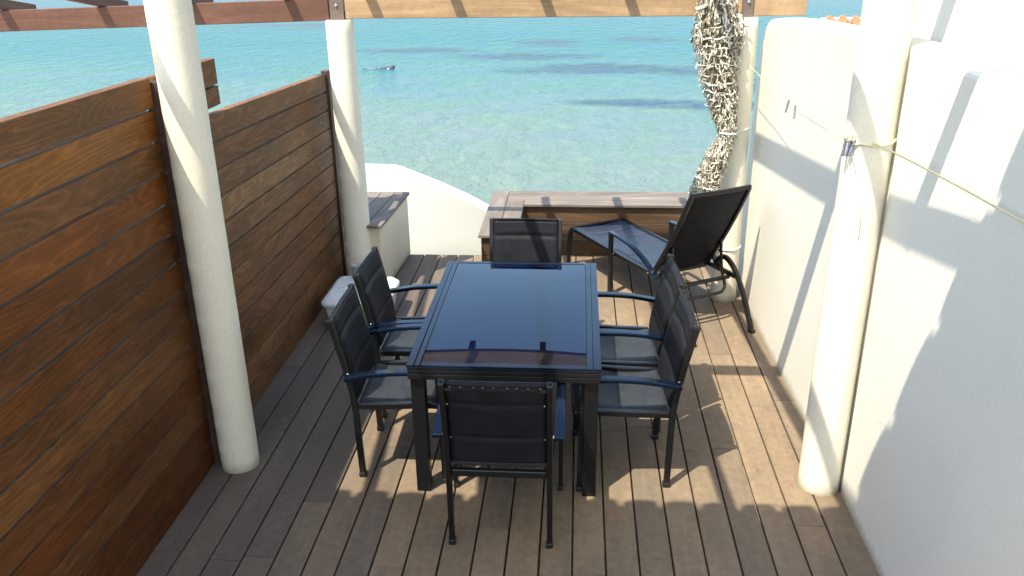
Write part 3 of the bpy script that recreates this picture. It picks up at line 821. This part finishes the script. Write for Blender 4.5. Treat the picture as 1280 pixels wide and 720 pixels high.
mb = MB(); mb.tube(smooth_path([(1.163, 3.675, 1.77), (1.185, 3.655, 1.70), (1.215, 3.640, 1.60), (1.238, 3.632, 1.48), (1.242, 3.632, 1.36)], 24), .0016, 5)
o = mb.build('hanging_string', M['peg']); tag(o, 'thin grey string end hanging down the near right column', 'string')

# ------------------------------------------------------------------ house behind the viewer with a tiled eave, tile-capped wall beyond the garden wall
def barrel(mb, x, y0, z0, y1, z1, r, rnd, n=7, convex=True):
    """one half-round tile run from (y0,z0) to (y1,z1)"""
    rows = []
    for (y, z, rr) in ((y0, z0, r), (y1, z1, r * .85)):
        rows.append([(x + rr * math.cos(math.pi * i / n), y, z + (rr * .8 * math.sin(math.pi * i / n) if convex else -rr * .8 * math.sin(math.pi * i / n))) for i in range(n + 1)])
    inner = [[(p[0] * 1 + (x - p[0]) * .14, p[1], p[2] - .012) for p in r_] for r_ in rows]
    o = mb.grid(rows, smooth=True, rnd=rnd); o2 = mb.grid(inner, smooth=True, rnd=rnd)
    for i in range(n): mb.face([o + i, o + i + 1, o2 + i + 1, o2 + i], rnd)
canopy = thing('tiled_canopy', 'narrow terracotta tiled canopy shading the near end of the deck', 'canopy', (0, 0, 0))
ye, ze, yb_ = 2.06, 3.36, .62
mb = MB(); mb.prism([(yb_, ze - .03 + .36), (ye - .03, ze - .03), (ye - .03, ze - .08), (yb_, ze - .08 + .36)], -4.4, 3.6, 0)
mb.build('roof_board', M['soffit'], canopy)
mb = MB(); x = -4.3
while x < 3.55:
    barrel(mb, x, ye + .04, ze - .03, yb_, ze - .03 + .37, .085, random.random())
    barrel(mb, x + .096, ye + .02, ze + .0, yb_, ze + .36, .06, random.random(), convex=False)
    x += .193
mb.build('roof_tiles', M['tile'], canopy)
for x in (-4.2, 3.4):
    mb = MB(); mb.box((x - .08, .7, -.3), (x + .08, .86, ze + .2)); mb.build('post', M['column'], canopy, bevel=.01)

cap = thing('tile_capped_wall', 'distant white wall with a terracotta tile capping beyond the garden wall', 'wall', (6.2, 14, 0))
mb = MB(); mb.box((-2.33, .02, -4.3), (3, .30, 1.27)); mb.build('wall', M['wall'], cap)
mb = MB(); x = -2.28; random.seed(3)
while x < 3:
    barrel(mb, x, -.08, 1.262, .22, 1.40, .085, random.random()); x += .196
mb.box((-2.36, .0, 1.2705), (3, .2, 1.300)); mb.build('tile_capping', M['tile'], cap)
mb = MB(); mb.box((-2.40, .16, 1.30), (3, .30, 1.425)); mb.build('mortar_ridge', M['mortar'], cap, bevel=.02)

# ------------------------------------------------------------------ swimmer far out
def swimmer():
    t = thing('person', 'lone swimmer in a dark wetsuit floating face down far out in the sea', 'person', (-11.2, 48.4, -4.0), R(3))
    pts = {'hip': ((0, 0, -.02), .15), 'belly': ((.22, 0, 0), .14), 'chest': ((.42, 0, .02), .17), 'neck': ((.60, 0, .03), .065), 'head': ((.74, 0, .05), .105), 'crown': ((.83, 0, .05), .07),
           'shl': ((.50, .18, .02), .075), 'ell': ((.72, .34, -.03), .05), 'hal': ((.95, .30, -.05), .035), 'shr': ((.50, -.18, .02), .075), 'elr': ((.66, -.36, .06), .05), 'har': ((.90, -.36, .0), .035),
           'hpl': ((-.06, .10, -.03), .10), 'knl': ((-.48, .13, -.02), .065), 'anl': ((-.90, .14, -.03), .042), 'tol': ((-1.08, .15, -.06), .03),
           'hpr': ((-.06, -.10, -.03), .10), 'knr': ((-.48, -.12, -.06), .065), 'anr': ((-.90, -.13, .0), .042), 'tor': ((-1.08, -.14, -.04), .03)}
    ed = [('hip', 'belly'), ('belly', 'chest'), ('chest', 'neck'), ('neck', 'head'), ('head', 'crown'), ('chest', 'shl'), ('shl', 'ell'), ('ell', 'hal'), ('chest', 'shr'), ('shr', 'elr'), ('elr', 'har'),
          ('hip', 'hpl'), ('hpl', 'knl'), ('knl', 'anl'), ('anl', 'tol'), ('hip', 'hpr'), ('hpr', 'knr'), ('knr', 'anr'), ('anr', 'tor')]
    ks = list(pts); me = bpy.data.meshes.new('body')
    me.from_pydata([pts[k][0] for k in ks], [(ks.index(a), ks.index(b_)) for a, b_ in ed], [])
    o = bpy.data.objects.new('body', me); COL.objects.link(o); o.parent = t
    o.modifiers.new('skin', 'SKIN'); sv = me.skin_vertices[0].data
    for i, k in enumerate(ks): sv[i].radius = (pts[k][1],) * 2; sv[i].use_root = (k == 'hip')
    s = o.modifiers.new('sub', 'SUBSURF'); s.levels = 2; s.render_levels = 2
    me.materials.append(M['wetsuit'])
    mb = MB(); rows = []
    for i in range(7):
        a = math.pi * i / 12; rows.append([(.77 + .125 * math.cos(q) * math.cos(a), .115 * math.sin(q) * math.cos(a), .06 + .12 * math.sin(a)) for q in [2 * math.pi * k / 16 for k in range(16)]])
    mb.grid(rows, close_u=True); mb.build('hair', M['hair'], t)
    mb = MB(); random.seed(4)
    c = Vector((.56, -.26, .02)); rows = []
    for a in [math.pi / 2 * q / 6 for q in range(7)]:
        rows.append([(c.x + (.10 + .03 * math.sin(3 * q)) * math.cos(q) * math.cos(a), c.y + (.10 + .03 * math.cos(5 * q)) * math.sin(q) * math.cos(a), c.z + .045 * math.sin(a) * (1 + .3 * math.sin(4 * q))) for q in [2 * math.pi * i / 20 for i in range(20)]])
    mb.grid(rows, close_u=True)
    mb.build('splash', M['foam'], t)
swimmer()

# ------------------------------------------------------------------ light and sky
SUN = Vector((-.35, -.43, 1.0)).normalized()
sun = bpy.data.lights.new('sun', 'SUN'); sun.energy = 2.4; sun.angle = R(.53); sun.color = (1.0, .95, .87)
so = bpy.data.objects.new('sun', sun); COL.objects.link(so); so.rotation_euler = (-SUN).to_track_quat('-Z', 'Y').to_euler()
W = bpy.data.worlds.new('World'); S.world = W; W.use_nodes = True
wt = W.node_tree; bg = wt.nodes['Background']
sky = wt.nodes.new('ShaderNodeTexSky'); sky.sky_type = 'NISHITA'; sky.sun_disc = False
sky.sun_elevation = math.asin(SUN.z); sky.sun_rotation = math.atan2(SUN.x, SUN.y)
sky.air_density = 1.0; sky.dust_density = 1.3; sky.ozone_density = 2.2
wt.links.new(sky.outputs[0], bg.inputs[0]); bg.inputs[1].default_value = .15

S.view_settings.view_transform = 'Standard'; S.view_settings.look = 'None'; S.view_settings.gamma = 1.0
S.view_settings.exposure = 1.86; S.view_settings.use_curve_mapping = False
S.view_settings.use_white_balance = True; S.view_settings.white_balance_temperature = 7350; S.view_settings.white_balance_tint = 3

# ------------------------------------------------------------------ camera
cam = bpy.data.cameras.new('camera'); co = bpy.data.objects.new('camera', cam); COL.objects.link(co)
cam.sensor_width = 36; cam.lens = 36 * 1058 / 1280; cam.clip_start = .05; cam.clip_end = 20000
X = Vector((.9971671, .07410059, -.01291777)); D = Vector((.01619529, -.37922067, -.92516452)); F = Vector((-.07345393, .92233442, -.37934646))
mt = Matrix((X, -D, -F)).transposed().to_4x4(); mt.translation = (0, 0, 2.6)
co.matrix_world = mt; S.camera = co
S.cycles.use_denoising = True
S.cycles.max_bounces = 8; S.cycles.caustics_reflective = False; S.cycles.caustics_refractive = False
